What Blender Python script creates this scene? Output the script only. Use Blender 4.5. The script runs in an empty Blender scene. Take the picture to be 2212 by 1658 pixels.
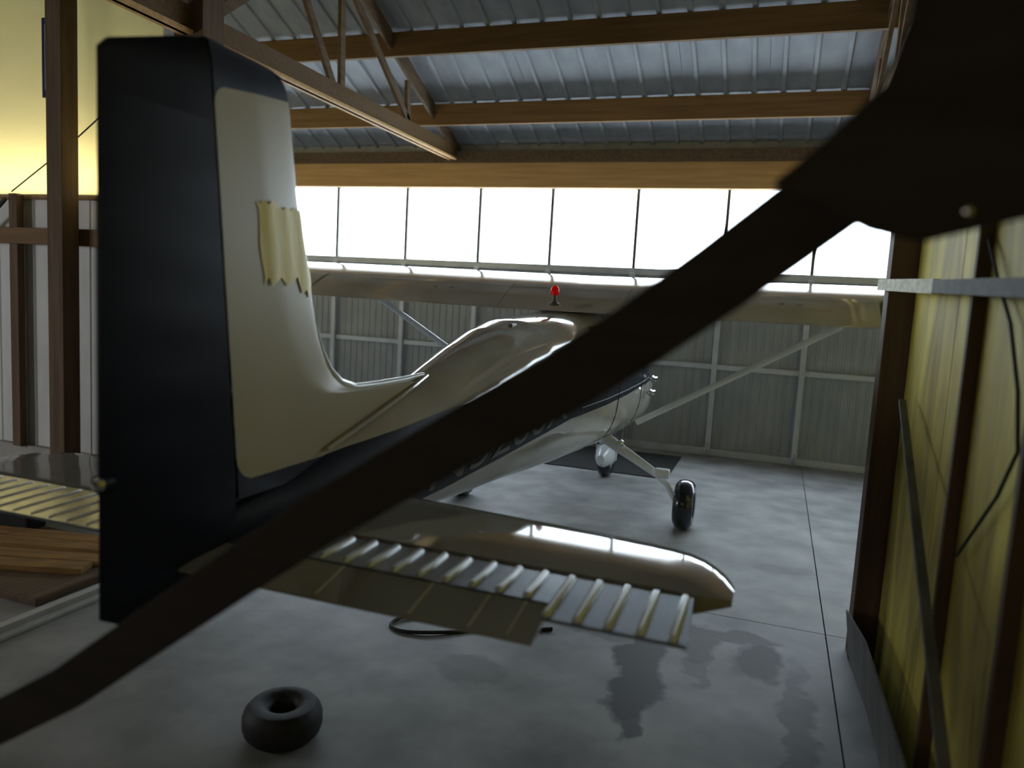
import bpy, bmesh, math, random
from mathutils import Vector, Matrix
random.seed(7)
S = bpy.context.scene
C = bpy.context.collection
PI = math.pi

# ------------------------------------------------------------------ camera
CAM = Vector((1.690, -1.527, 1.920))
YAW, PIT, ROL, FPX = math.radians(19.06), math.radians(6.40), math.radians(3.24), 1633.0
fw = Vector((-math.sin(YAW)*math.cos(PIT), math.cos(YAW)*math.cos(PIT), -math.sin(PIT)))
r0 = Vector((math.cos(YAW), math.sin(YAW), 0)); u0 = r0.cross(fw)
rt = math.cos(ROL)*r0 + math.sin(ROL)*u0
up = -math.sin(ROL)*r0 + math.cos(ROL)*u0
cd = bpy.data.cameras.new('camera'); cam = bpy.data.objects.new('camera', cd); C.objects.link(cam)
M = Matrix((rt, up, -fw)).transposed().to_4x4(); M.translation = CAM
cam.matrix_world = M
cd.sensor_width = 36; cd.lens = FPX/2212*36; cd.clip_start = .02; cd.clip_end = 200
cd.dof.use_dof = True; cd.dof.focus_distance = 5.0; cd.dof.aperture_fstop = 1.35
S.camera = cam

# ------------------------------------------------------------------ light
w = bpy.data.worlds.new('world'); S.world = w; w.use_nodes = True
w.node_tree.nodes['Background'].inputs[0].default_value = (.80, .92, 1, 1)
w.node_tree.nodes['Background'].inputs[1].default_value = 9.0
def area(name, loc, rot, sx, sy, power, col, spread=PI):
    l = bpy.data.lights.new(name, 'AREA'); l.shape = 'RECTANGLE'; l.size = sx; l.size_y = sy
    l.energy = power; l.color = col; l.spread = spread
    o = bpy.data.objects.new(name, l); o.location = loc; o.rotation_euler = rot; C.objects.link(o); return o
# portal that guides the sampling of the sky through the clear panes of the hangar door
po = area('window_portal', (-1.3, 8.95, 2.95), (-PI/2, 0, 0), 17.0, 1.2, 1, (1, 1, 1)); po.data.cycles.is_portal = True
# added unseen lamps: backlight for the yellow sheets, fill for the left partition
area('sheet_backlight', (-6.0, 3.9, 2.62), (math.radians(115), 0, PI), 5.0, .2, 42, (1, .93, .78), math.radians(150))
area('bay_fill', (-7.5, -1.5, 2.0), (math.radians(88), 0, math.radians(-25)), 1.5, 1.2, 60, (.96, .97, 1))
# weak warm fill lamp, added unseen behind the camera
area('rear_fill', (0.2, -5.6, 2.6), (math.radians(85), 0, 0), 3.0, 1.6, 9, (1, .90, .76))
S.view_settings.view_transform = 'Standard'; S.view_settings.look = 'None'
S.view_settings.gamma = 1; S.view_settings.use_curve_mapping = False
S.view_settings.exposure = 0.55

# ------------------------------------------------------------------ materials
def nt(name):
    m = bpy.data.materials.new(name); m.use_nodes = True
    return m, m.node_tree, m.node_tree.nodes['Principled BSDF']
def noisecol(t, p, c1, c2, scale=(5, 5, 5), detail=6, lo=.35, hi=.65, bump=0, rough=None, dist=0):
    tc = t.nodes.new('ShaderNodeTexCoord'); mp = t.nodes.new('ShaderNodeMapping')
    mp.inputs['Scale'].default_value = scale
    n = t.nodes.new('ShaderNodeTexNoise'); n.inputs['Detail'].default_value = detail; n.inputs['Scale'].default_value = 1
    n.inputs['Distortion'].default_value = dist
    r = t.nodes.new('ShaderNodeValToRGB'); r.color_ramp.elements[0].position = lo; r.color_ramp.elements[1].position = hi
    r.color_ramp.elements[0].color = (*c1, 1); r.color_ramp.elements[1].color = (*c2, 1)
    L = t.links.new
    L(tc.outputs['Object'], mp.inputs[0]); L(mp.outputs[0], n.inputs[0]); L(n.outputs['Fac'], r.inputs[0])
    L(r.outputs[0], p.inputs['Base Color'])
    if bump:
        b = t.nodes.new('ShaderNodeBump'); b.inputs['Strength'].default_value = bump; b.inputs['Distance'].default_value = .01
        L(n.outputs['Fac'], b.inputs['Height']); L(b.outputs[0], p.inputs['Normal'])
    return n, r
def mat(name, c1, c2=None, scale=(5, 5, 5), rough=.6, metal=0, bump=0, coat=0, dist=0, lo=.35, hi=.65):
    m, t, p = nt(name)
    p.inputs['Roughness'].default_value = rough; p.inputs['Metallic'].default_value = metal
    if coat: p.inputs['Coat Weight'].default_value = coat; p.inputs['Coat Roughness'].default_value = .08
    noisecol(t, p, c1, c2 or tuple(x*.85 for x in c1), scale, bump=bump, dist=dist, lo=lo, hi=hi)
    return m
ALU = mat('pale_gloss_paint', (.50, .475, .42), (.58, .55, .49), (3, 3, 3), rough=.07)
ALU.node_tree.nodes['Principled BSDF'].inputs['IOR'].default_value = 1.75
BEADM = mat('brushed_aluminium', (.30, .33, .36), (.36, .39, .42), (6, 6, 6), rough=.24, metal=.9)
STABM = mat('grey_gloss_paint', (.25, .24, .21), (.30, .29, .255), (3, 3, 3), rough=.05)
STABM.node_tree.nodes['Principled BSDF'].inputs['IOR'].default_value = 1.75
BEADW = mat('bead_glint_metal', (.86, .90, .92), (.92, .95, .96), (6, 6, 6), rough=.28, metal=.75)  # near-white colour puts the window glints into the metal beads
CREAM = mat('cream_paint', (.30, .28, .22), (.34, .32, .26), (3, 3, 3), rough=.4)
NAVY = mat('navy_paint', (.005, .006, .016), (.006, .008, .020), (4, 4, 4), rough=.4)
NAVY.node_tree.nodes['Principled BSDF'].inputs['Specular IOR Level'].default_value = .2
STRUTM = mat('pale_strut_paint', (.80, .85, .90), (.86, .90, .95), rough=.2, metal=.0)
CHROME = mat('chrome', (.8, .8, .8), rough=.08, metal=1)
RUBBER = mat('black_rubber', (.016, .016, .018), (.026, .026, .028), (30, 30, 30), rough=.6, bump=.2)
TIREG = mat('glossy_black_rubber', (.008, .010, .018), (.012, .014, .022), (9, 9, 9), rough=.22, coat=.6)
RED = mat('red_lens', (.8, .03, .015), rough=.2)
LETTER = mat('grey_letter_paint', (.22, .22, .22), rough=.5)
TAPE = mat('yellow_masking_paper', (.93, .74, .22), (.98, .86, .40), (14, 14, 4), rough=.6, bump=.4)
WOOD = mat('brown_timber', (.12, .065, .02), (.17, .095, .032), (1.2, 22, 22), rough=.75, bump=.2)
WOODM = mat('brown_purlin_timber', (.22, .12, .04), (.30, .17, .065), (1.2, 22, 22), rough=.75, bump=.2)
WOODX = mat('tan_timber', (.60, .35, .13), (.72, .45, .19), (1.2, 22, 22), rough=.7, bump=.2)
WOODY = mat('dark_timber', (.11, .07, .04), (.17, .11, .06), (22, 1.2, 22), rough=.8, bump=.2)
WOODZ = mat('dark_post_timber', (.085, .05, .025), (.13, .08, .04), (22, 22, 1.2), rough=.8, bump=.2)
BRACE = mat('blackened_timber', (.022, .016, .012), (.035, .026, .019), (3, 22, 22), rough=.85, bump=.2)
PLY = mat('yellow_plywood', (.34, .26, .035), (.80, .66, .11), (5, 2.6, .8), rough=.7, dist=1.2, bump=.1)
PLYB, t, p = nt('yellowed_translucent_sheet'); p.inputs['Roughness'].default_value = .5
noisecol(t, p, (.62, .53, .24), (.70, .60, .30), (.9, 5, 3), dist=1)
tl_ = t.nodes.new('ShaderNodeBsdfTranslucent'); tl_.inputs[0].default_value = (.86, .80, .54, 1)
mx = t.nodes.new('ShaderNodeMixShader'); mx.inputs[0].default_value = .6
t.links.new(p.outputs[0], mx.inputs[1]); t.links.new(tl_.outputs[0], mx.inputs[2]); t.links.new(mx.outputs[0], t.nodes['Material Output'].inputs[0])
GALV = mat('galvanised_sheet', (.50, .50, .48), (.58, .58, .56), (6, 6, 2), rough=.6)
DOORM = mat('dull_door_sheet', (.34, .36, .37), (.41, .43, .44), (6, 6, 2), rough=.6, metal=.1)
FRAME = mat('grey_steel_tube', (.50, .53, .56), (.60, .63, .66), rough=.4, metal=.3)
DARKFRAME = mat('dark_steel_bar', (.16, .15, .14), rough=.5, metal=.3)
ROOFM = mat('pale_roof_sheet', (.26, .28, .32), (.32, .35, .39), (5, 1, 5), rough=.5, metal=.1)
GREYBOARD = mat('grey_board', (.12, .12, .115), (.18, .18, .175), (6, 6, 2), rough=.8)
BLUE = mat('blue_sign_frame', (.012, .022, .09), rough=.4)
PALE = mat('pale_sign_face', (.30, .27, .26), rough=.6)
BROWN = mat('brown_board', (.20, .11, .035), (.36, .20, .06), (3, 18, 18), rough=.8, dist=1)
CONC2 = mat('stem_wall_concrete', (.30, .29, .26), (.38, .37, .33), (4, 4, 4), rough=.9)
GIRTDARK = mat('shaded_girt', (.10, .10, .075), (.16, .16, .12), (30, 12, 30), rough=.8)  # dim near length of the right girt, shade painted into the colour
APRON = mat('sunlit_apron_concrete', (.70, .69, .66), (.78, .77, .74), rough=.9)
GIRTLIT = mat('lit_girt', (.50, .48, .30), (.85, .82, .58), (30, 12, 30), rough=.7)  # lit far length of the same girt, light painted into the colour
BLACKMAT = mat('black_mat_rubber', (.012, .012, .012), rough=.9)
WIRE = mat('dark_cable', (.02, .02, .018), rough=.7)
DIRTY = mat('dark_underlay', (.05, .05, .045), rough=.9)
RED.node_tree.nodes.clear(); t = RED.node_tree
a_ = t.nodes.new('ShaderNodeBsdfTranslucent'); a_.inputs[0].default_value = (1, .05, .02, 1)
b_ = t.nodes.new('ShaderNodeBsdfPrincipled'); b_.inputs['Base Color'].default_value = (.95, .03, .015, 1); b_.inputs['Roughness'].default_value = .2
mx = t.nodes.new('ShaderNodeMixShader'); mx.inputs[0].default_value = .65; oo = t.nodes.new('ShaderNodeOutputMaterial')
t.links.new(b_.outputs[0], mx.inputs[1]); t.links.new(a_.outputs[0], mx.inputs[2]); t.links.new(mx.outputs[0], oo.inputs[0])
# clear glazing and dark cabin glass
GLASS, t, p = nt('clear_glazing'); t.nodes.remove(p)
o_ = t.nodes['Material Output']; tr = t.nodes.new('ShaderNodeBsdfTransparent'); gl = t.nodes.new('ShaderNodeBsdfGlossy')
gl.inputs['Roughness'].default_value = .05; mx = t.nodes.new('ShaderNodeMixShader'); mx.inputs[0].default_value = .05
tr.inputs[0].default_value = (.97, .98, 1, 1)
t.links.new(tr.outputs[0], mx.inputs[1]); t.links.new(gl.outputs[0], mx.inputs[2]); t.links.new(mx.outputs[0], o_.inputs[0])
CABGLASS = mat('dark_cabin_glass', (.02, .022, .024), rough=.05)

# fin paint: pale panel with rounded corners inside a navy border
FINM, t, p = nt('fin_paint'); p.inputs['Roughness'].default_value = .4; p.inputs['Specular IOR Level'].default_value = .25
tc = t.nodes.new('ShaderNodeTexCoord'); sp = t.nodes.new('ShaderNodeSeparateXYZ'); t.links.new(tc.outputs['Object'], sp.inputs[0])
def mth(op, a, b=None, c=None):
    n = t.nodes.new('ShaderNodeMath'); n.operation = op
    for i, v in enumerate((a, b, c)):
        if v is None: continue
        if isinstance(v, (int, float)): n.inputs[i].default_value = v
        else: t.links.new(v, n.inputs[i])
    return n.outputs[0]
Y_, Z_ = sp.outputs[1], sp.outputs[2]
dl = mth('SUBTRACT', Y_, mth('MULTIPLY_ADD', Z_, -.110, .378+2.49*.110))
dt = mth('SUBTRACT', mth('MULTIPLY_ADD', Y_, .13, 2.455), Z_)
db = mth('SUBTRACT', Z_, 1.262)
def corner(d1, d2, r):
    a = mth('MAXIMUM', mth('SUBTRACT', r, d1), 0); b = mth('MAXIMUM', mth('SUBTRACT', r, d2), 0)
    return mth('SUBTRACT', r, mth('SQRT', mth('ADD', mth('MULTIPLY', a, a), mth('MULTIPLY', b, b))))
ins = mth('GREATER_THAN', mth('MINIMUM', corner(dl, dt, .05), corner(dl, db, .08)), 0)
mc = t.nodes.new('ShaderNodeMix'); mc.data_type = 'RGBA'
mc.inputs[6].default_value = (.005, .007, .018, 1)
nz = t.nodes.new('ShaderNodeTexNoise'); nz.inputs['Scale'].default_value = 2.5
rp = t.nodes.new('ShaderNodeValToRGB'); rp.color_ramp.elements[0].color = (.42, .365, .235, 1); rp.color_ramp.elements[1].color = (.48, .425, .285, 1)
t.links.new(tc.outputs['Object'], nz.inputs[0]); t.links.new(nz.outputs[0], rp.inputs[0]); t.links.new(rp.outputs[0], mc.inputs[7])
t.links.new(ins, mc.inputs[0]); t.links.new(mc.outputs[2], p.inputs['Base Color'])

# concrete floor with dark blotches of their own shape
FLOOR, t, p = nt('floor_concrete'); p.inputs['Roughness'].default_value = .62
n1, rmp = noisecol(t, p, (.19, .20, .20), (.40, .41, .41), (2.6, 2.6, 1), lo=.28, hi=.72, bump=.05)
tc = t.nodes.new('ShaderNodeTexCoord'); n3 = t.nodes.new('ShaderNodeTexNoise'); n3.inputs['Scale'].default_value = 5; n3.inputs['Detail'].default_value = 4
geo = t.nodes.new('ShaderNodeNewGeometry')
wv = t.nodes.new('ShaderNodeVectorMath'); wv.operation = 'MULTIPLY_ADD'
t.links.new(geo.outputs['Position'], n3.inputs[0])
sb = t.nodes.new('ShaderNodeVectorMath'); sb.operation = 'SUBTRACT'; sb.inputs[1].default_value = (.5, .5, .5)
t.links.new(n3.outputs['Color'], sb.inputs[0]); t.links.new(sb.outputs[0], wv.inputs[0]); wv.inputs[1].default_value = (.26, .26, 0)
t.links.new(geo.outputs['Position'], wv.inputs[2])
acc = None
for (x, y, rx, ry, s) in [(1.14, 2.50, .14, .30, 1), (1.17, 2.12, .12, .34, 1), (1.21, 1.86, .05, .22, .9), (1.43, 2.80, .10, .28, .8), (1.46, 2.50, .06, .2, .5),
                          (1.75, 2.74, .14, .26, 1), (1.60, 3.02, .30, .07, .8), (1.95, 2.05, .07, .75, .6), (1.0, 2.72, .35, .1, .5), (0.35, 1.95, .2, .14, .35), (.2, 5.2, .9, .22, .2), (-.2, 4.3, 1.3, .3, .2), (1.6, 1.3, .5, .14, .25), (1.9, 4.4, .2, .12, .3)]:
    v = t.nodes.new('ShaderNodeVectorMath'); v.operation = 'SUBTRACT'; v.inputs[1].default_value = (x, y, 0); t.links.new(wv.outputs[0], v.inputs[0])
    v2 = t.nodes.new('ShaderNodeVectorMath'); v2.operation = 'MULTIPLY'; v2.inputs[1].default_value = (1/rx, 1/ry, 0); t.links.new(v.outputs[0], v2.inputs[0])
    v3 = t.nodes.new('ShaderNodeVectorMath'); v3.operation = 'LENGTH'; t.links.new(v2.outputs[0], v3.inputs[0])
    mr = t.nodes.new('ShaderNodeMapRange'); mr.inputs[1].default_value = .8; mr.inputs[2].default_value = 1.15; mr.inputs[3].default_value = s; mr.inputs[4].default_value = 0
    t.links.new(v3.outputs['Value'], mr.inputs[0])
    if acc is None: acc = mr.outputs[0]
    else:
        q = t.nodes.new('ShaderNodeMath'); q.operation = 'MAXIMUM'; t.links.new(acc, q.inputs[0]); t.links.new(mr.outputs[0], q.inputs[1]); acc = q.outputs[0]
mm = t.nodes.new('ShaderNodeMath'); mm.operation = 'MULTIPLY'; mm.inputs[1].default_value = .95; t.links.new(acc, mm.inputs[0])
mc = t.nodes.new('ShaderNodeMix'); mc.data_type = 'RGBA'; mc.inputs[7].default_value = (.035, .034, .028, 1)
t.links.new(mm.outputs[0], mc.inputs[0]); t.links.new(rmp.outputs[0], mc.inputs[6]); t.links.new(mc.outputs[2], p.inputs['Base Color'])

# ------------------------------------------------------------------ helpers
class MB:
    def __init__(s): s.v = []; s.f = []; s.m = []
    def add(s, vs, fs, mi=0):
        n = len(s.v); s.v += [tuple(v) for v in vs]; s.f += [tuple(i+n for i in f) for f in fs]; s.m += [mi]*len(fs); return s
    def box(s, a, b, mi=0):
        x0, y0, z0 = a; x1, y1, z1 = b
        return s.add([(x0,y0,z0),(x1,y0,z0),(x1,y1,z0),(x0,y1,z0),(x0,y0,z1),(x1,y0,z1),(x1,y1,z1),(x0,y1,z1)],
              [(0,3,2,1),(4,5,6,7),(0,1,5,4),(1,2,6,5),(2,3,7,6),(3,0,4,7)], mi)
    def bar(s, p, q, wd, ht, side=Vector((0, 0, 1)), mi=0):
        p = Vector(p); q = Vector(q); d = (q-p).normalized(); a = d.cross(Vector(side)).normalized(); b = a.cross(d).normalized()
        vs = [P + a*sx*wd/2 + b*sy*ht/2 for P in (p, q) for sx, sy in ((-1,-1),(1,-1),(1,1),(-1,1))]
        return s.add(vs, [(0,1,2,3),(7,6,5,4),(0,4,5,1),(1,5,6,2),(2,6,7,3),(3,7,4,0)], mi)
    def tube(s, pts, rad, n=10, mi=0, flat=1.0, closed=False):
        pts = [Vector(p) for p in pts]; N = len(pts); base = len(s.v)
        rs = rad if isinstance(rad, (list, tuple)) else [rad]*N
        prev = None
        for i, p_ in enumerate(pts):
            d = (pts[(i+1) % N] - pts[i-1]) if closed else (pts[min(i+1, N-1)]-pts[max(i-1, 0)])
            d.normalize()
            if prev is None: a = d.cross(Vector((0, 0, 1))); a = a if a.length > .01 else d.cross(Vector((0, 1, 0)))
            else: a = prev - d*prev.dot(d)
            a.normalize(); prev = a; b = d.cross(a)
            for k in range(n):
                th = 2*PI*k/n; s.v.append(tuple(p_ + (a*math.cos(th)*flat + b*math.sin(th))*rs[i]))
        for i in range(N if closed else N-1):
            for k in range(n):
                j = (i+1) % N
                s.f.append((base+i*n+k, base+i*n+(k+1) % n, base+j*n+(k+1) % n, base+j*n+k)); s.m.append(mi)
        if not closed:
            s.f.append(tuple(base+k for k in range(n))[::-1]); s.m.append(mi)
            s.f.append(tuple(base+(N-1)*n+k for k in range(n))); s.m.append(mi)
        return s
    def lathe(s, prof, n=32, axis='z', c=(0, 0, 0), mi=0, closed=True):
        base = len(s.v); P = len(prof)
        for k in range(n):
            th = 2*PI*k/n
            for (r, h) in prof:
                q = (r*math.cos(th), r*math.sin(th), h)
                if axis == 'x': q = (h, q[0], q[1])
                if axis == 'y': q = (q[0], h, q[1])
                s.v.append((q[0]+c[0], q[1]+c[1], q[2]+c[2]))
        for k in range(n):
            for j in range(P if closed else P-1):
                j2 = (j+1) % P; k2 = (k+1) % n
                s.f.append((base+k*P+j, base+k2*P+j, base+k2*P+j2, base+k*P+j2)); s.m.append(mi)
        return s
    def grid(s, rows, mi=0, wrap=False, cap=False):
        base = len(s.v); R = len(rows); K = len(rows[0])
        for r in rows: s.v += [tuple(v) for v in r]
        for i in range(R-1):
            for j in range(K if wrap else K-1):
                j2 = (j+1) % K
                m_ = mi(i, j) if callable(mi) else mi
                s.f.append((base+i*K+j, base+i*K+j2, base+(i+1)*K+j2, base+(i+1)*K+j)); s.m.append(m_)
        if cap:
            s.f.append(tuple(base+j for j in range(K))); s.m.append(0)
            s.f.append(tuple(base+(R-1)*K+j for j in range(K))[::-1]); s.m.append(0)
        return s
    def build(s, name, m, parent=None, smooth=False, bevel=0):
        me = bpy.data.meshes.new(name); me.from_pydata(s.v, [], s.f)
        for x in (m if isinstance(m, (list, tuple)) else [m]): me.materials.append(x)
        if max(s.m, default=0) > 0: me.polygons.foreach_set('material_index', s.m)
        bm = bmesh.new(); bm.from_mesh(me); bmesh.ops.recalc_face_normals(bm, faces=bm.faces); bm.to_mesh(me); bm.free()
        if smooth:
            me.polygons.foreach_set('use_smooth', [True]*len(me.polygons)); me.set_sharp_from_angle(angle=math.radians(38))
        o = bpy.data.objects.new(name, me); C.objects.link(o)
        if parent: o.parent = parent
        if bevel:
            b = o.modifiers.new('bevel', 'BEVEL'); b.width = bevel; b.segments = 2
        return o
def tag(o, label, cat, group=None):
    o['label'] = label; o['category'] = cat
    if group: o['group'] = group
    return o
def st(o, label=None, cat=None):
    o['kind'] = 'structure'
    if label: o['label'] = label
    if cat: o['category'] = cat
    return o
def empty(name, loc=(0, 0, 0)):
    o = bpy.data.objects.new(name, None); o.location = loc; C.objects.link(o); return o
def share(o, parent, loc):                      # copy of a piece with the same mesh
    c = o.copy(); C.objects.link(c); c.parent = parent; c.location = loc; return c
def lerp_tab(tab, y):
    if y <= tab[0][0]: return tab[0][1:]
    for a, b in zip(tab, tab[1:]):
        if y <= b[0]:
            k = (y-a[0])/(b[0]-a[0]); return tuple(a[i]+(b[i]-a[i])*k for i in range(1, len(a)))
    return tab[-1][1:]
def ribbed(width, height, pitch, depth=.02, rib=.03, thick=.003, minor=0):
    """standing ribbed sheet in the XZ plane, ribs vertical, facing -Y, origin at its lower left"""
    prof = [(0, 0)]; x = pitch/2
    while x < width - rib:
        prof += [(x-rib, 0), (x-rib*.5, -depth), (x+rib*.5, -depth), (x+rib, 0)]; x += pitch
    prof.append((width, 0))
    mb = MB(); n = len(prof)
    lo = [(a, b, 0) for a, b in prof]+[(a, b+thick, 0) for a, b in prof[::-1]]
    hi = [(a, b, height) for a, b, c_ in lo]
    mb.grid([lo, hi], wrap=True)
    for i in range(n-1): mb.add([lo[i], lo[i+1], lo[2*n-2-i], lo[2*n-1-i]], [(0,1,2,3)]); mb.add([hi[i], hi[i+1], hi[2*n-2-i], hi[2*n-1-i]], [(0,3,2,1)])
    return mb

# ------------------------------------------------------------------ floor
YD = 8.75                                    # plane of the hangar door
floor = st(MB().box((-11, -6.5, -.3), (8, 9.6, -.06)).build('floor', DIRTY))
xs = [-11, -7.0, -2.05, 2.13, 8]; ys = [-6.5, -2.2, 3.3, 9.6]
for i in range(4):
    for j in range(3):
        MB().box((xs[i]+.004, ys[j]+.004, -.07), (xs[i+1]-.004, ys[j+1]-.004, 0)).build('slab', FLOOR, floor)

# ------------------------------------------------------------------ roof
SL = .42
ZE = 4.00                                    # underside of the sheets at the door
def zr(y): return ZE + SL*(8.9-y)
RIDGE = 1.2
rl = (8.9-RIDGE)*math.sqrt(1+SL*SL)
ceiling = st(MB().box((-11, RIDGE-.1, zr(RIDGE)+.08), (8, RIDGE+.1, zr(RIDGE)+.2)).build('ceiling', GALV))
def sheet(width, L, front=True):
    mb = ribbed(width, L, .317, .03, .035)
    return mb
proto = None
for k in range(20):
    x = -11+.95*k
    if proto is None:
        mb = sheet(.96, rl); ang = math.atan(SL)
        mb.v = [(vx, vz*math.cos(ang)*1.0 + 0*vy, -vz*math.sin(ang) + vy*1.0) for vx, vy, vz in mb.v]
        proto = mb.build('roof_panel', ROOFM, ceiling); proto.location = (x, RIDGE, zr(RIDGE))
    else: share(proto, ceiling, (x, RIDGE, zr(RIDGE)))
proto = None
for k in range(20):
    x = -11+.95*k
    if proto is None:
        mb = sheet(.96, rl)
        mb.v = [(vx, -vz*math.cos(ang), -vz*math.sin(ang)+vy) for vx, vy, vz in mb.v]
        proto = mb.build('roof_panel', ROOFM, ceiling); proto.location = (x, RIDGE, zr(RIDGE))
    else: share(proto, ceiling, (x, RIDGE, zr(RIDGE)))
# purlins run across the bay under the sheets
py_ = [7.84, 6.64, 5.38, 4.12, 2.86, 1.6, .34, -.92, -2.18, -3.44]
for i, y in enumerate(py_):
    zt = (zr(y) if y > RIDGE else zr(RIDGE)-SL*(RIDGE-y)) - .035
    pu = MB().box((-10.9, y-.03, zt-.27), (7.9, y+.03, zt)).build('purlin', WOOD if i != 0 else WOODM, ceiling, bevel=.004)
# header beam over the door, with a darker plate on top of it
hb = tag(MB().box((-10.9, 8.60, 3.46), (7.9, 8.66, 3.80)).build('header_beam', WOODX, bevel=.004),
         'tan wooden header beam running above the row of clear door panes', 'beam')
pl_ = tag(MB().box((-10.9, 8.50, 3.80), (7.9, 8.64, 3.94)).build('top_plate', WOODY, bevel=.004),
         'dark wooden plate lying on top of the tan header beam', 'beam')

# ------------------------------------------------------------------ roof trusses
def truss(X, label):
    r = empty('roof_truss', (X, 8.6, 3.93)); tag(r, label, 'truss', None)
    def part(name, a, b, wd, ht, m=WOODY):
        mb = MB().bar((0, a[0]-8.6, a[1]-3.93), (0, b[0]-8.6, b[1]-3.93), wd, ht, side=(1, 0, 0)) 
        return mb.build(name, m, r, bevel=.003)
    part('bottom_chord', (8.66, 3.93), (-4, 3.93), .22, .045, WOOD)
    part('bottom_chord', (8.66, 3.835), (-4, 3.835), .03, .13, WOODX)
    part('top_chord', (8.75, 3.93), (RIDGE, 3.93+SL*(8.75-RIDGE)), .19, .04)
    part('top_chord', (RIDGE, 3.93+SL*(8.75-RIDGE)), (-4, 3.93+SL*(8.75-RIDGE)-SL*(RIDGE+4)), .19, .04)
    for a, b in [((5.44, 4.0), (4.0, 5.9)), ((5.6, 3.95), (5.55, 5.25)), ((7.16, 4.0), (5.62, 5.15)), ((7.1, 4.0), (7.07, 4.5)), ((3.55, 3.95), (3.55, 6.05)), ((3.6, 4.0), (5.3, 5.3)),
                 ((3.5, 4.0), (1.3, 6.9)), ((1.2, 3.95), (1.2, 6.95))]:
        part('web', a, b, .09, .04)
    return r
truss(-2.85, 'wooden roof truss with thin webs left of centre, above the aircraft tail')
truss(2.42, 'wooden roof truss at upper right, running above the dark post')

# ------------------------------------------------------------------ hangar door wall
door = MB()
mull = [-9.5, -8.33, -7.16, -6.0, -4.84, -3.66, -2.49, -1.41, -.22, .95, 2.03, 3.2, 4.4, 5.6, 6.8]
for z0, z1 in ((0.0, .09), (1.15, 1.22), (2.34, 2.43)): door.box((-9.6, YD-.03, z0), (7, YD+.03, z1))
door.box((-9.6, YD-.03, 3.46), (7, YD+.03, 3.54))
door1 = st(door.build('door_1', FRAME, bevel=.006))
for i, x in enumerate(mull):
    MB().box((x-.022, YD-.025, 2.43), (x+.022, YD+.025, 3.46)).build('mullion', DARKFRAME, door1, bevel=.004)
    fr = MB().box((x-.035, YD-.075, .0), (x+.035, YD-.03, 2.36)).build('upright', FRAME, door1, bevel=.006)
    lt = MB().box((x-.028, YD-.13, .02), (x+.028, YD-.075, .11)).tube([(x, YD-.12, .03), (x, YD-.12, .17)], .013, 8).build('drop_bolt', CHROME, fr)
pp = gp = None
for a, b in zip(mull, mull[1:]):
    W_ = b-a
    mb = ribbed(W_, 2.38, .105, .012, .018); pn = mb.build('door_panel', DOORM, door1); pn.location = (a, YD+.035, 0)
    MB().box((a+.022, YD-.004, 2.43), (b-.022, YD+.004, 3.46)).build('pane', GLASS, door1)
st(MB().box((-40, 9.62, -.12), (40, 70, -.02)).build('ground_apron', APRON))
wall_front = st(MB().box((-11, YD-.05, 0), (-9.6, YD+.15, 3.9)).box((7, YD-.05, 0), (8, YD+.15, 3.9)).box((-11, YD-.02, 3.54), (8, YD+.12, 4.1)).build('wall_front', DOORM))
st(MB().box((-11, YD+.06, -.2), (8, YD+.5, -.002)).box((-9.6, YD+.05, -.01), (7, YD+.09, .05)).build('trim_2', CONC2))
st(MB().box((-11.2, -6.6, 0), (-11, 9.0, 9)).build('wall_left', GALV))
st(MB().box((8, -6.6, 0), (8.2, 9.0, 9)).build('wall_far_right', GALV))
st(MB().box((-11.2, -6.7, 0), (8.2, -6.5, 9)).build('wall_back', WOODY))
st(MB().add([(-11.2, -6.6, 4), (-11.2, 9, 4), (-11.2, RIDGE, 8)], [(0, 1, 2)]).build('trim_1', GALV))

# ------------------------------------------------------------------ partition at the left (plywood above, ribbed sheet below)
YL = 3.5
wl = st(MB().box((-10.9, YL+.03, 2.56), (-3.0, YL+.08, 2.60)).box((-10.9, YL+.03, 7.4), (-3.0, YL+.08, 7.5)).build('wall_left_partition', WOODZ))
for k, x in enumerate([-10.5, -9.28, -8.06, -6.84, -5.62, -4.40]):
    z1 = 5.04
    MB().box((x+.004, YL, 2.604), (x+1.216, YL+.012, z1)).build('translucent_sheet', PLYB, wl)
    MB().box((x+.004, YL, z1+.008), (x+1.216, YL+.012, 7.4)).build('translucent_sheet', PLYB, wl)
sh = None
for k in range(9):
    x = -10.96+.88*k
    if sh is None: sh = ribbed(.885, 2.29, .22, .010, .02).build('metal_sheet', GALV, wl); sh.location = (x, YL+.05, .31)
    else: share(sh, wl, (x, YL+.05, .31))
st(MB().box((-10.9, YL-.02, 0), (-3.0, YL+.10, .33)).build('baseboard_left', CONC2))
for x in (-8.6, -7.2, -6.0, -4.79): MB().box((x-.05, YL-.07, .33), (x+.05, YL-.001, 2.60)).build('stud', WOODZ, wl, bevel=.004)
MB().box((-10.9, YL-.13, 2.16), (-3.0, YL-.075, 2.30)).build('girt', WOOD, wl, bevel=.004)
tag(MB().box((-4.10, YL-.30, 0), (-3.93, YL-.14, 6.0)).build('support_post', WOODZ, bevel=.006), 'slim brown wooden post in front of the glowing yellow sheet at far left', 'post')
tag(MB().box((-2.98, YL-.10, 0), (-2.70, YL+.14, 6.0)).build('support_post', WOODZ, bevel=.006), 'thick dark post rising behind the top of the rudder', 'post')
sg = MB().box((-4.48, YL-.02, 3.42), (-4.20, YL-.001, 4.08)).build('framed_sign', BLUE, bevel=.003)
tag(sg, 'narrow blue-bordered sign board on the yellow sheet beside the slim post', 'sign')
MB().box((-4.44, YL-.026, 3.48), (-4.24, YL-.0205, 4.02)).build('sign_face', PALE, sg)
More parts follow.
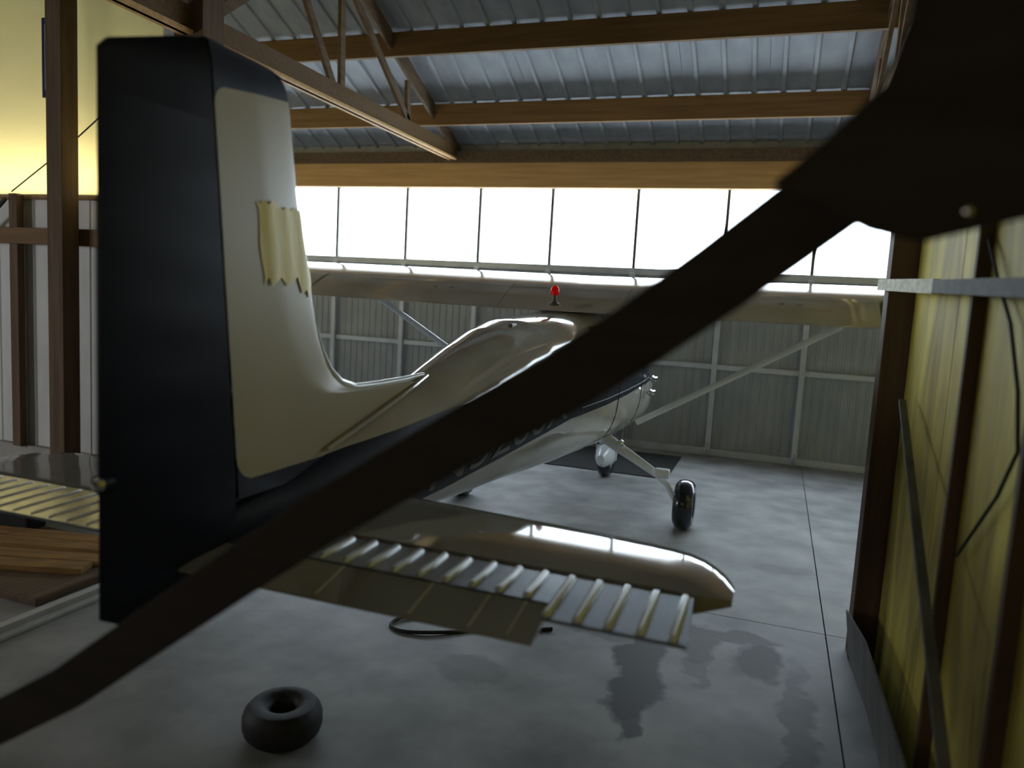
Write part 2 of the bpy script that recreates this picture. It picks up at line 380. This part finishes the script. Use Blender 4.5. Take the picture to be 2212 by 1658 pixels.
tag(MB().tube([(-4.85, YL-.03, 2.62), (-4.5, YL-.03, 2.82), (-4.15, YL-.03, 3.02), (-3.8, YL-.03, 3.25), (-3.2, YL-.03, 3.7)], .006, 6).build('wall_cable', WIRE), 'thin cable rising diagonally across the glowing yellow sheet at left', 'cable')
tag(MB().tube([(-5.3, YL-.09, 2.2), (-5.0, YL-.10, 2.42), (-4.85, YL-.09, 2.55)], .02, 6).build('pipe_offcut', WIRE), 'short dark diagonal strip on the ribbed sheet at the left edge', 'strip')

# low sill on the floor along the left side of the tail bay
tag(MB().box((-2.09, -1.2, 0), (-2.03, 3.3, .05)).box((-2.03, -1.2, 0), (-1.97, 3.3, .02)).build('floor_sill', GALV, bevel=.003), 'low grey metal sill running along the floor left of the rudder', 'sill')

# brown boards and dark sheet lying behind the rudder at the far left
def board(name, c, L, wd, th, ang, m, label, group=None, tilt=0):
    mb = MB().box((-L/2, -wd/2, 0), (L/2, wd/2, th)); o = mb.build(name, m, bevel=.004)
    o.location = c; o.rotation_euler = (tilt, 0, ang); tag(o, label, 'board', group); return o
GB = 'brown boards lying on the floor at far left'
tag(MB().box((-4.3, 1.55, 0), (-2.2, 2.52, .05)).build('dark_pallet', WOODY, bevel=.01), 'low dark platform under the brown boards at far left', 'platform')
lab = ['brown board at the back of the low dark platform', 'brown board second from the back of the dark platform', 'brown board in the middle of the low dark platform', 'brown board nearest the grey sill on the dark platform']
for i in range(4):
    board('wooden_board', (-3.25+.06*i, 2.30-.19*i, .05), 1.9-.1*i, .14, .03+.01*(i % 2), math.radians(13+2*i), BROWN, lab[i])
tag(MB().box((-4.2, 2.36, .05), (-3.3, 2.52, .19)).build('dark_crate', BLACKMAT, bevel=.02), 'dark flat box behind the brown boards at far left', 'box')

# ------------------------------------------------------------------ right plywood partition
XR = 2.36
wr = st(MB().box((XR+.03, -6.5, 0), (XR+.05, 2.975, 5.2)).build('wall_right', PLY))
for k, y in enumerate([-5.4, -4.18, -2.96, -1.74, -.52, .70, 1.92]):
    MB().box((XR, y+.004, .02), (XR+.03, min(y+1.212, 2.97), 2.44)).build('plywood_sheet', PLY, wr)
    MB().box((XR, y+.004, 2.448), (XR+.03, min(y+1.212, 2.97), 4.86)).build('plywood_sheet', PLY, wr)
for y in (1.50, .74, -.02, -1.0): MB().box((XR-.045, y-.018, 0), (XR-.001, y+.018, 2.6)).build('stud', WOODZ, wr, bevel=.003)
MB().bar((XR-.09, 1.90, 2.065), (XR-.09, -1.2, 1.95), .03, .052).build('girt', GIRTDARK, wr)
MB().bar((2.205, 3.14, 2.113), (XR-.09, 1.902, 2.065), .03, .06).build('girt', GIRTLIT, wr)
st(MB().box((XR+.10, 3.0, 0), (8, 3.06, 5.4)).build('wall_right_partition', PLY))
tag(MB().box((2.23, 2.98, 0), (2.40, 3.16, 6.2)).build('support_post', WOODZ, bevel=.006), 'dark square post at the right end of the opening, in front of the door', 'post')
# grey kick panel leaning at the foot of the plywood
kp = MB(); pts = [(2.20, 2.96, .30), (2.235, 2.4, .36), (2.25, 1.4, .38), (2.255, 0, .38)]
for a, b in zip(pts, pts[1:]):
    kp.add([(a[0]+.045, a[1], 0), (b[0]+.045, b[1], 0), (b[0], b[1], b[2]), (a[0], a[1], a[2]), (a[0]+.035, a[1], 0), (b[0]+.035, b[1], 0), (b[0]-.01, b[1], b[2]), (a[0]-.01, a[1], a[2])],
           [(0,1,2,3), (4,7,6,5), (3,2,6,7), (0,4,5,1), (0,3,7,4), (1,5,6,2)])
tag(kp.build('kick_panel', GREYBOARD), 'grey sheet leaning along the foot of the right plywood wall', 'panel')
tag(MB().bar((2.29, 2.54, 1.536), (2.158, .16, .696), .02, .032, side=(1, 0, 0)).build('leaning_board', GREYBOARD, bevel=.003), 'thin grey board leaning diagonally on the right plywood wall', 'board')
tag(MB().tube([(1.69+(a-1.69)*1.12, -1.527+(b+1.527)*1.12, 1.92+(c_-1.92)*1.12) for a, b, c_ in [(2.268, 1.20, 2.30), (2.268, 1.17, 2.2), (2.268, .98, 2.05), (2.268, .80, 1.93), (2.268, .66, 1.76), (2.268, .60, 1.62), (2.268, .72, 1.48), (2.268, .91, 1.33), (2.268, 1.05, 1.22)]], .006, 6).build('wall_cable', WIRE),
    'thin dark cable sagging down the right plywood wall', 'cable')

# ------------------------------------------------------------------ near timber: brace and gusset
cs = [(-1.20, .14), (-.55, .50), (-.25, .68), (.016, .845), (.239, .985), (.46, 1.155), (.685, 1.325), (.88, 1.47), (1.075, 1.603), (1.22, 1.70), (1.35, 1.78), (1.48, 1.875), (1.60, 1.972), (1.75, 2.10), (1.86, 2.20)]
rows = []
for i, (x, z) in enumerate(cs):
    a = Vector((*cs[max(i-1, 0)], 0)); b = Vector((*cs[min(i+1, len(cs)-1)], 0)); d = (b-a).normalized(); n = Vector((-d.y, d.x, 0))
    h = .050 + .006*max(0, (x-1.2)/.5)
    rows.append([(x+n.x*s*h, -.30+e*.019, z+n.y*s*h) for s, e in ((1, -1), (1, 1), (-1, 1), (-1, -1))])
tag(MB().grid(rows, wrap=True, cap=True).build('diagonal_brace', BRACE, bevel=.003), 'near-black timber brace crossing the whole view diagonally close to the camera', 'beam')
g = [(1.665, 2.11), (1.73, 2.17), (1.80, 2.245), (1.822, 2.33), (1.83, 2.5), (1.86, 3.3), (2.26, 3.3), (2.26, 2.125), (2.13, 2.095), (1.985, 2.065), (1.865, 2.03), (1.80, 2.045)]
mb = MB(); n = len(g)
mb.add([(x, -.335, z) for x, z in g]+[(x, -.322, z) for x, z in g], [tuple(range(n)), tuple(range(2*n-1, n-1, -1))]+[(i, i+n, (i+1) % n+n, (i+1) % n) for i in range(n)])
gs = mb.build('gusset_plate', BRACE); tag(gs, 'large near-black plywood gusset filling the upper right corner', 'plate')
MB().lathe([(0, -.012), (.006, -.010), (.009, 0), (0, 0)], 12, 'y', (1.918, -.335, 2.072)).build('bolt', CHROME, gs, smooth=True)

# ================================================================== aircraft
air = empty('light_aircraft', (0, 0, 0))
tag(air, 'pale high-wing light aircraft with navy tail and trim, seen from behind', 'airplane')
SEC = [  # y, half width, bottom, top, exponent
 (.38, .030, .93, 1.15, 2.0), (.55, .055, .905, 1.185, 2.0), (.80, .085, .885, 1.225, 2.0), (1.15, .13, .87, 1.305, 2.0), (1.5, .175, .845, 1.40, 2.1), (1.9, .22, .825, 1.50, 2.1),
 (2.15, .25, .81, 1.565, 2.2), (2.45, .285, .795, 1.64, 2.3), (2.85, .33, .775, 1.73, 2.4), (3.2, .37, .75, 1.785, 2.5), (3.7, .425, .725, 1.81, 2.6), (4.3, .475, .695, 1.83, 2.7),
 (5.0, .50, .665, 1.90, 3.0), (5.6, .505, .645, 1.95, 3.0), (5.95, .50, .64, 1.80, 3.0), (6.25, .49, .64, 1.52, 2.8), (6.6, .47, .65, 1.40, 2.7), (7.1, .40, .68, 1.34, 2.5), (7.35, .30, .76, 1.26, 2.2)]
def sec(y): return lerp_tab(SEC, y)
def xs_at(y, z):
    w_, zb, zt, p_ = sec(y); zm = (zb+zt)/2; h = (zt-zb)/2; tt = min(1, abs((z-zm)/h)); return w_*max(0, 1-tt**p_)**(1/p_)
STR = [(.38, .99, 1.149), (.55, .97, 1.184), (.80, .95, 1.224), (1.0, .945, 1.262), (1.15, .94, 1.280), (1.5, .935, 1.315), (1.9, .955, 1.36), (2.15, .985, 1.38), (2.55, 1.022, 1.40), (3.5, 1.12, 1.42), (5.9, 1.16, 1.40), (6.4, 1.16, 1.36), (7.0, 1.17, 1.25), (7.35, 1.10, 1.2)]
ysec = sorted(set([s[0] for s in SEC]+[.38+.12*i for i in range(58) if .38+.12*i < 7.3]))
def ring(y, half=1):
    w_, zb, zt, p_ = sec(y); zl, zh = lerp_tab(STR, y); zm = (zb+zt)/2; h = (zt-zb)/2
    def th(z):
        tt = (z-zm)/h; tt = max(-.9999, min(.9999, tt)); return math.copysign(math.asin(abs(tt)**(p_/2)), tt)
    a, b = th(zl), th(zh); out = []
    for lo, hi, n_ in ((-PI/2, a, 7), (a, b, 5), (b, PI/2, 9)):
        for k in range(n_): out.append(lo+(hi-lo)*k/n_)
    out.append(PI/2)
    pts = []
    for q in out:
        sn, cs_ = math.sin(q), math.cos(q)
        pts.append((half*w_*max(0, cs_)**(2/p_), y, zm+h*math.copysign(abs(sn)**(2/p_), sn)))
    return pts
rows = []
for y in ysec:
    R = ring(y); L = [(-a, b, c_) for a, b, c_ in R[-2:0:-1]]
    rows.append(R+L)
nR = 22; nT = len(rows[0])
def fm(i, j):
    jj = j if j < nR-1 else nT-1-j
    return 1 if 7 <= jj < 12 else 0
fus = MB().grid(rows, mi=fm, wrap=True, cap=True).build('fuselage', [ALU, NAVY], air, smooth=True)
# light pinstripe along the cabin
ps = MB()
for sgn in (1, -1):
    top = []; bot = []
    for k in range(31):
        y = 3.7+2.6*k/30; z = 1.175+.025*k/30
        top.append((sgn*(xs_at(y, z+.006)+.003), y, z+.006)); bot.append((sgn*(xs_at(y, z)+.003), y, z))
    ps.grid([bot, top])
ps.build('pinstripe', STRUTM, air)
# cabin windows (side) and windshield, laid just proud of the skin
def pane(name, quad, off=.004):
    for sgn in (1, -1):
        rws = []
        for i in range(9):
            r_ = []
            for j in range(7):
                u, v = i/8, j/6
                y = (quad[0][0]*(1-u)+quad[1][0]*u)*(1-v)+(quad[3][0]*(1-u)+quad[2][0]*u)*v
                z = (quad[0][1]*(1-u)+quad[1][1]*u)*(1-v)+(quad[3][1]*(1-u)+quad[2][1]*u)*v
                r_.append((sgn*(xs_at(y, z)+off), y, z))
            rws.append(r_)
        MB().grid(rws).build(name, CABGLASS, air, smooth=True)
pane('rear_side_window', [(3.95, 1.50), (4.65, 1.46), (4.65, 1.76), (4.15, 1.74)])
pane('door_window', [(4.75, 1.46), (5.65, 1.44), (5.65, 1.80), (4.75, 1.78)])
rws = []
for i in range(9):
    y = 5.68+.55*i/8; w_, zb, zt, p_ = sec(y)
    rws.append([(math.sin(a)*w_*.93, y+.012, zb+(zt-zb)*(.5+.5*abs(math.cos(a))**(2/p_))+.006) for a in [(-1+2*k/12)*1.15 for k in range(13)]])
MB().grid(rws).build('windshield', CABGLASS, air, smooth=True)
# door outline
dr = MB()
for (ya, za, yb, zb_) in [(4.70, .80, 4.70, 1.82), (5.75, .80, 5.75, 1.80), (4.70, .80, 5.75, .80)]:
    pts = [(xs_at(ya+(yb-ya)*k/12, za+(zb_-za)*k/12)+.001, ya+(yb-ya)*k/12, za+(zb_-za)*k/12) for k in range(13)]
    dr.tube(pts, .004, 6)
dr.build('door_seam', WIRE, air)
# registration letters wrapped on the side stripe
REG = 'N5266X'
cu = bpy.data.curves.new('reg', 'FONT'); cu.body = REG; cu.size = 1; to = bpy.data.objects.new('reg', cu); C.objects.link(to)
dg = bpy.context.evaluated_depsgraph_get(); dg.update(); me = bpy.data.meshes.new_from_object(to.evaluated_get(dg))
bpy.data.objects.remove(to)
bm = bmesh.new(); bm.from_mesh(me); bmesh.ops.subdivide_edges(bm, edges=[e for e in bm.edges if e.calc_length() > .15], cuts=3, use_grid_fill=True)
bm.to_mesh(me); bm.free()
mx_ = max(v.co.x for v in me.vertices); mn = min(v.co.x for v in me.vertices)
for v in me.vertices:
    y = 1.72+(v.co.x-mn)/(mx_-mn)*1.70; z = lerp_tab(STR, y)[0]+.030+v.co.y*.30
    v.co = (xs_at(y, z)+.004, y, z)
me.materials.clear(); me.materials.append(LETTER)
ro = bpy.data.objects.new('registration_letters', me); C.objects.link(ro); ro.parent = air
# fin
LE = [(1.20, 2.3), (1.44, 2.28), (1.47, 2.22), (1.487, 2.10), (1.492, 1.75), (1.497, 1.50), (1.503, 1.38), (1.515, 1.26), (1.535, 1.19), (1.57, 1.125), (1.61, 1.085), (1.66, 1.052), (1.72, 1.018), (1.79, .988), (1.88, .962), (1.96, .945), (2.1, .892),
      (2.24, .852), (2.38, .825), (2.517, .80), (2.58, .785), (2.61, .765), (2.63, .74)]
def yle(z): return lerp_tab(LE, z)[0]
def yh(z): return .378+(2.49-z)*.110
rows = []
for z in [a for a, b in LE]+[2.64]:
    a, b = yh(z)-.0, (yle(z) if z < 2.64 else .70); col = []
    for k in range(25):
        u = (1-math.cos(PI*k/24))/2; y = a+(b-a)*u
        tck = .038*min(1, math.sqrt(max(0, (b-y)/.22))) * (1 if z < 2.6 else (.8 if z < 2.635 else .4))
        col.append((tck, y, z))
    back = [(-x, y, z_) for x, y, z_ in col[-2::-1]]
    rows.append(col+back)
MB().grid(rows, wrap=True, cap=True).build('fin', FINM, air, smooth=True)
# pale edge strip of the dorsal fillet
MB().tube([(0, 1.0, 1.768), (0, 1.045, 1.672), (0, 1.10, 1.60), (0, 1.18, 1.541), (0, 1.30, 1.506), (0, 1.5, 1.502), (0, 1.75, 1.502), (.0, 1.97, 1.51)], [.006, .010, .013, .016, .017, .017, .017, .012], 10).build('leading_edge_strip', STRUTM, air, smooth=True)
MB().tube([(.052, 1.02, 1.288), (.058, 1.2, 1.335), (.062, 1.4, 1.385), (.06, 1.6, 1.435), (.05, 1.8, 1.482), (.03, 1.95, 1.51)], .009, 8).build('fillet_strip', ALU, air, smooth=True)
# rudder with horizontal stiffening beads
RP = [(.905, .12, .49), (.975, 0, .50), (1.15, 0, .515), (1.30, 0, .505), (2.40, 0, .385), (2.50, 0, .374), (2.53, .03, .372), (2.575, .16, .37), (2.62, .29, .368), (2.63, .33, .366)]
rows = []
zs = sorted(set([a for a, b, c_ in RP]+[1.0+.05*k for k in range(31)]+[.865+.0*k for k in range(1)]))
def rp(z):
    if z < .905: return (.30, .47)
    return lerp_tab(RP, z)
for z in zs:
    a, b = rp(z); b -= .004
    bead = .004 if (round(z*20) % 4 == 0 and 1.1 < z < 2.45) else 0
    col = []
    for k in range(13):
        u = k/12; y = a+(b-a)*u; th_ = (.004+.032*u**.8) + bead*math.sin(PI*u)
        if z > 2.6: th_ *= .6
        if z < .9: th_ *= .5
        col.append((th_, y, z))
    rows.append(col+[(-x, y, z_) for x, y, z_ in col[::-1]])
rud = MB().grid(rows, wrap=True, cap=True).build('rudder', NAVY, air, smooth=True)
# navy cap bridging rudder and fin tops is part of the fin paint; tail light on the trailing edge
tl = MB().tube([(0, .03, 1.36), (0, -.005, 1.36)], .026, 12).build('tail_light', NAVY, air, smooth=True)
tl.parent = air
MB().lathe([(0, -.022), (.012, -.018), (.02, -.006), (.02, 0), (0, 0)], 14, 'y', (.008, -.006, 1.362)).build('lens', CHROME, tl, smooth=True)
# torn yellow masking paper wrapped over the leading edge
rows = []
tz = [1.93, 1.95, 1.97, 2.0, 2.05, 2.10, 2.15, 2.18, 2.20]
for z in tz:
    b = yle(z); col = []
    y0 = .58+.006*math.sin(z*30)+(2.2-z)*.17
    for k in range(15):
        y = y0+(b-y0)*(1-math.cos(PI*k/14))/2
        jag = 0
        if z == tz[0]: jag = -.02+.05*((k*37) % 11)/11 + .03*(k > 8)*(-1)
        if z == tz[-1]: jag = .03*((k*53) % 7)/7-.02
        tck = .038*min(1, math.sqrt(max(0, (b-y)/.22)))+.006+.003*math.sin(y*60+z*9)
        col.append((tck, y, z+jag))
    rows.append(col+[(0, b+.008, z)]+[(-x, y, z_) for x, y, z_ in col[::-1]])
MB().grid(rows).build('masking_paper', TAPE, air, smooth=True)
# stabilisers and elevators
SLE = [(0, 1.31), (.39, 1.277), (.82, 1.23), (1.14, 1.20), (1.35, 1.165), (1.45, 1.14), (1.53, 1.09), (1.59, 1.02), (1.625, .93), (1.64, .86), (1.635, .79)]
def stab(sgn):
    rows = []
    for x in [0, .2, .39, .6, .82, 1.0, 1.14, 1.25, 1.35, 1.42, 1.48, 1.53, 1.57, 1.60, 1.622, 1.635]:
        b = lerp_tab(SLE, x)[0]; a = .69 if x < 1.53 else .69+(x-1.53)*.6; col = []
        sc = 1 if x < 1.5 else max(.25, 1-(x-1.5)*5)
        for k in range(17):
            u = (1-math.cos(PI*k/16))/2; y = a+(b-a)*u
            q = max(0, min(1, (b-y)/.075)); th_ = sc*(.030*math.sqrt(1-(1-q)**2) + .004*min(1, max(0, b-y)/.3))
            col.append((sgn*x, y, 1.055+th_))
        rows.append(col+[(c_[0], c_[1], 2*1.055-c_[2]) for c_ in col[-2::-1]])
    return MB().grid(rows, wrap=True, cap=True).build('stabilizer', STABM, air, smooth=True)
stab(1); stab(-1)
TEU = math.radians(4)
def elev(sgn):
    def wedge(x0, x1, ya, za, yb, zb_, t0, t1):   # ya = front
        mb = MB()
        mb.add([(sgn*x0[0], ya, za+t0), (sgn*x1[0], ya, za+t0), (sgn*x1[1], yb, zb_+t1), (sgn*x0[1], yb, zb_+t1),
                (sgn*x0[0], ya, za-t0), (sgn*x1[0], ya, za-t0), (sgn*x1[1], yb, zb_-t1), (sgn*x0[1], yb, zb_-t1)],
               [(0,1,2,3), (4,7,6,5), (0,4,5,1), (1,5,6,2), (2,6,7,3), (3,7,4,0)])
        return mb
    yt_ = .452 if sgn > 0 else .365; tt_ = .016 if sgn > 0 else .005
    e = wedge((.06, .05), (1.16, 1.16), .672, 1.055, yt_, 1.062 if sgn > 0 else 1.066, .027, tt_)
    e2 = wedge((1.16, 1.16), (1.53, 1.545), .672, 1.055, .365, 1.066, .027, .005)
    for q in (e2,):
        n_ = len(e.v); e.v += q.v; e.f += [tuple(i+n_ for i in f) for f in q.f]; e.m += q.m
    eo = e.build('elevator', BEADM, air)
    # horn balance at the tip
    x = .14
    while x < 1.53:
        yb = .462 if x < 1.15 and sgn > 0 else .372
        zb2 = 1.062+.016 if x < 1.15 and sgn > 0 else 1.066+.005
        MB().tube([(sgn*x, .664, 1.055+.022), (sgn*x, .655, 1.055+.0265), (sgn*x, yb+.012, zb2), (sgn*x, yb, zb2-.004)], [.006, .014, .014, .006] if sgn > 0 else [.003, .006, .006, .003], 12).build('stiffener_bead', BEADW, eo, smooth=True)
        x += .0855
    if sgn < 0: return
    tb = wedge((.05, .012), (1.155, 1.165), .446, 1.060, .262, 1.037, .014, .003).build('trim_tab', STABM, air)
    for x in (.2, .5, .8, .98, 1.09):
        MB().tube([(sgn*x, .44, 1.0745), (sgn*x, .28, 1.043)], .004, 6).build('tab_bead', ALU, tb)
elev(1); elev(-1)
# wing (airfoil), both sides: inner panel with flap and outer panel with aileron
AF = [(0, .0, .0), (.02, .0104, .004), (.1, .047, .006), (.2, .0838, .008), (.28, .101, .010), (.35, .1099, .012), (.42, .1183, .015), (.5, .1278, .018), (.56, .1346, .021), (.62, .1408, .024), (.68, .144, .028), (.75, .1432, .034), (.85, .128, .042), (.93, .096, .046), (.98, .05, .036), (1, .0, .0)]
YT, CH = 4.36, 1.63
def airfoil(x, f0, f1, sc=1.0, zoff=0):
    zc = 1.84 + .035*abs(x)/5 + zoff
    up_, lo_ = [], []
    N = 14
    for k in range(N+1):
        f = f0+(f1-f0)*(k/N)
        a, b = lerp_tab(AF, f)
        up_.append((x, YT+f*CH*sc, zc+f*.08+a*CH*sc*1.2)); lo_.append((x, YT+f*CH*sc, zc+f*.08-b*CH*sc*.6))
    return up_+lo_[::-1]
for sgn in (1, -1):
    MB().grid([airfoil(sgn*x, .27, 1, s_) for x, s_ in ((0, 1), (2.4, 1), (3.8, .96), (5.0, .88), (5.15, .7))], wrap=True, cap=True).build('wing', ALU, air, smooth=True)
    MB().grid([airfoil(sgn*x, 0, .262) for x in (.52, 2.38)], wrap=True, cap=True).build('flap', ALU, air, smooth=True)
    MB().grid([airfoil(sgn*x, 0, .262, s_) for x, s_ in ((2.41, 1), (4.9, .9))], wrap=True, cap=True).build('aileron', ALU, air, smooth=True)
    # strut
    a = Vector((sgn*.50, 5.60, .82)); b = Vector((sgn*2.19, 5.41, 1.845))
    MB().tube([a+(b-a)*k/8 for k in range(9)], .030, 10, flat=.5).build('wing_strut', STRUTM, air, smooth=True)
    # small tank and flap hardware glints
MB().grid([airfoil(x, 0, .27) for x in (-.515, .515)], wrap=True, cap=True).build('wing_centre', ALU, air, smooth=True)
for x, y in ((-1.04, 4.60), (-1.19, 4.60), (1.70, 4.62), (1.83, 4.62)):
    f = (y-YT)/CH; z = 1.852+f*.08+lerp_tab(AF, f)[0]*CH*1.2
    MB().lathe([(0, .006), (.016, .005), (.022, 0), (0, 0)], 12, 'z', (x, y, z)).build('inspection_cap', CHROME, air, smooth=True)
# beacon on the cabin roof
bc = MB().lathe([(0, 0), (.05, 0), (.045, .02), (.02, .03), (.015, .09), (0, .09)], 16, 'z', (0, 4.28, 1.885)).build('beacon', DARKFRAME, air, smooth=True)
MB().lathe([(0, 0), (.034, 0), (.036, .03), (.028, .06), (.012, .075), (0, .078)], 16, 'z', (0, 4.28, 1.97)).build('beacon_lens', RED, bc, smooth=True)
# small antenna on the fuselage top
MB().box((.075, 3.0, 1.70), (.105, 3.10, 1.765)).build('antenna', DARKFRAME, air, bevel=.008)
# landing gear
def wheel(c, r, wdt, par):
    prof = [(r*.52, -wdt*.5), (r*.8, -wdt*.52), (r*.95, -wdt*.36), (r, -wdt*.12), (r, wdt*.12), (r*.95, wdt*.36), (r*.8, wdt*.52), (r*.52, wdt*.5)]
    ty = MB().lathe(prof, 36, 'x', c).build('wheel', TIREG, par, smooth=True)
    MB().lathe([(0, -wdt*.3), (r*.2, -wdt*.42), (r*.5, -wdt*.3), (r*.54, -wdt*.48), (r*.54, wdt*.48), (r*.5, wdt*.3), (r*.2, wdt*.42), (0, wdt*.3)], 24, 'x', c).build('hub', STRUTM, ty, smooth=True)
    return ty
for sgn in (1, -1):
    MB().tube([(sgn*.30, 5.14, .73), (sgn*.42, 5.13, .66), (sgn*.60, 5.12, .565), (sgn*.80, 5.11, .455), (sgn*.90, 5.10, .37), (sgn*.96, 5.10, .26), (sgn*1.0, 5.10, .215)], [.055, .05, .042, .034, .026, .022, .02], 10, flat=.6).build('gear_leg', STRUTM, air, smooth=True)
    MB().box((min(sgn*.79, sgn*.92), 4.98, .45), (max(sgn*.79, sgn*.92), 5.06, .53)).build('step', STRUTM, air, bevel=.015)
    MB().lathe([(0, 0), (.03, .0), (.034, .03), (.02, .05), (0, .055)], 12, 'x', (sgn*.44, 5.08, .70)).build('gear_fitting', CHROME, air, smooth=True)
    wheel((sgn*1.055, 5.12, .218), .218, .16, air)
wheel((0, 6.75, .19), .19, .14, air)
MB().tube([(0, 6.75, .36), (0, 6.72, .70)], .035, 10).bar((-.1, 6.75, .19), (-.1, 6.75, .38), .03, .05, side=(0, 1, 0)).bar((.1, 6.75, .19), (.1, 6.75, .38), .03, .05, side=(0, 1, 0)).bar((-.12, 6.75, .38), (.12, 6.75, .38), .05, .05).build('nose_gear_fork', STRUTM, air, smooth=True)
# nose wheel fairing
rows = []
for k in range(9):
    u = k/8; y = 6.45+.62*u; s_ = math.sin(PI*min(1, .06+u*.9))**.6
    rows.append([(.11*s_*math.cos(a), y, .24+.14*s_*math.sin(a)) for a in [2*PI*q/16 for q in range(16)]])
MB().grid(rows, wrap=True, cap=True).build('wheel_fairing', STRUTM, air, smooth=True)
# venturi tubes on the right cowl side
for y, z in ((6.10, 1.20), (6.02, 1.07)):
    MB().lathe([(.030, -.08), (.022, -.03), (.014, 0), (.022, .04), (.034, .07), (.030, .07), (.018, .04), (.010, 0), (.018, -.03), (.026, -.08)], 16, 'y', (.555, y, z)).bar((.48, y, z), (.545, y, z), .02, .012).build('venturi_tube', CHROME, air, smooth=True)
# spinner, propeller
MB().lathe([(0, .33), (.04, .30), (.09, .2), (.13, .08), (.14, 0), (0, 0)], 24, 'y', (0, 7.35, 1.02)).build('spinner', ALU, air, smooth=True)
rows = []
for k in range(13):
    s_ = -1+2*k/12; c_ = .05*(1-abs(s_)**3)+.025; an = math.radians(25*math.copysign(1, s_) if abs(s_) > .05 else 0)
    rows.append([(c_*math.cos(q)*math.cos(an), 7.42+.012*math.sin(q)+c_*math.cos(q)*math.sin(an), 1.02+s_*.72) for q in [2*PI*j/10 for j in range(10)]])
MB().grid(rows, wrap=True, cap=True).build('propeller', DARKFRAME, air, smooth=True)

# ------------------------------------------------------------------ things on the floor
tr_ = .150; th_ = .125
prof = [(.050, .030), (.062, .012), (.09, .0), (.125, .004), (.145, .025), (.152, .045), (.152, .080), (.145, .1), (.125, .121), (.09, .125), (.062, .113), (.050, .095)]
ty = MB().lathe(prof, 40).build('small_tire', RUBBER, smooth=True); ty.location = (-.165, 1.075, 0); ty.scale = (1.1, 1.1, 1.22)
tag(ty, 'small black tire lying flat on the concrete in the foreground', 'tire')
MB().lathe([(.0505, .04), (.058, .045), (.058, .08), (.0505, .085), (.046, .07), (.046, .05)], 28).build('bead_rim', WIRE, ty, smooth=True)
loop = []
for k in range(36):
    a = 2*PI*k/36; r_ = 1+.08*math.sin(2*a+1)
    loop.append((-.02+.24*math.cos(a)*r_, 2.38+.16*math.sin(a)*r_+.10*math.cos(a), .010+.004*math.sin(3*a)))
tag(MB().tube(loop, .011, 8, closed=True).tube([(.20, 2.44, .011), (.33, 2.46, .011), (.47, 2.52, .011), (.60, 2.60, .011)], .011, 8).build('hose', WIRE), 'dark hose loop lying on the floor below the elevator', 'hose')
tag(MB().box((-1.4, 6.95, .001), (.66, 8.35, .012)).build('floor_mat', BLACKMAT, bevel=.004), 'black mat on the floor under the nose of the aircraft', 'mat')
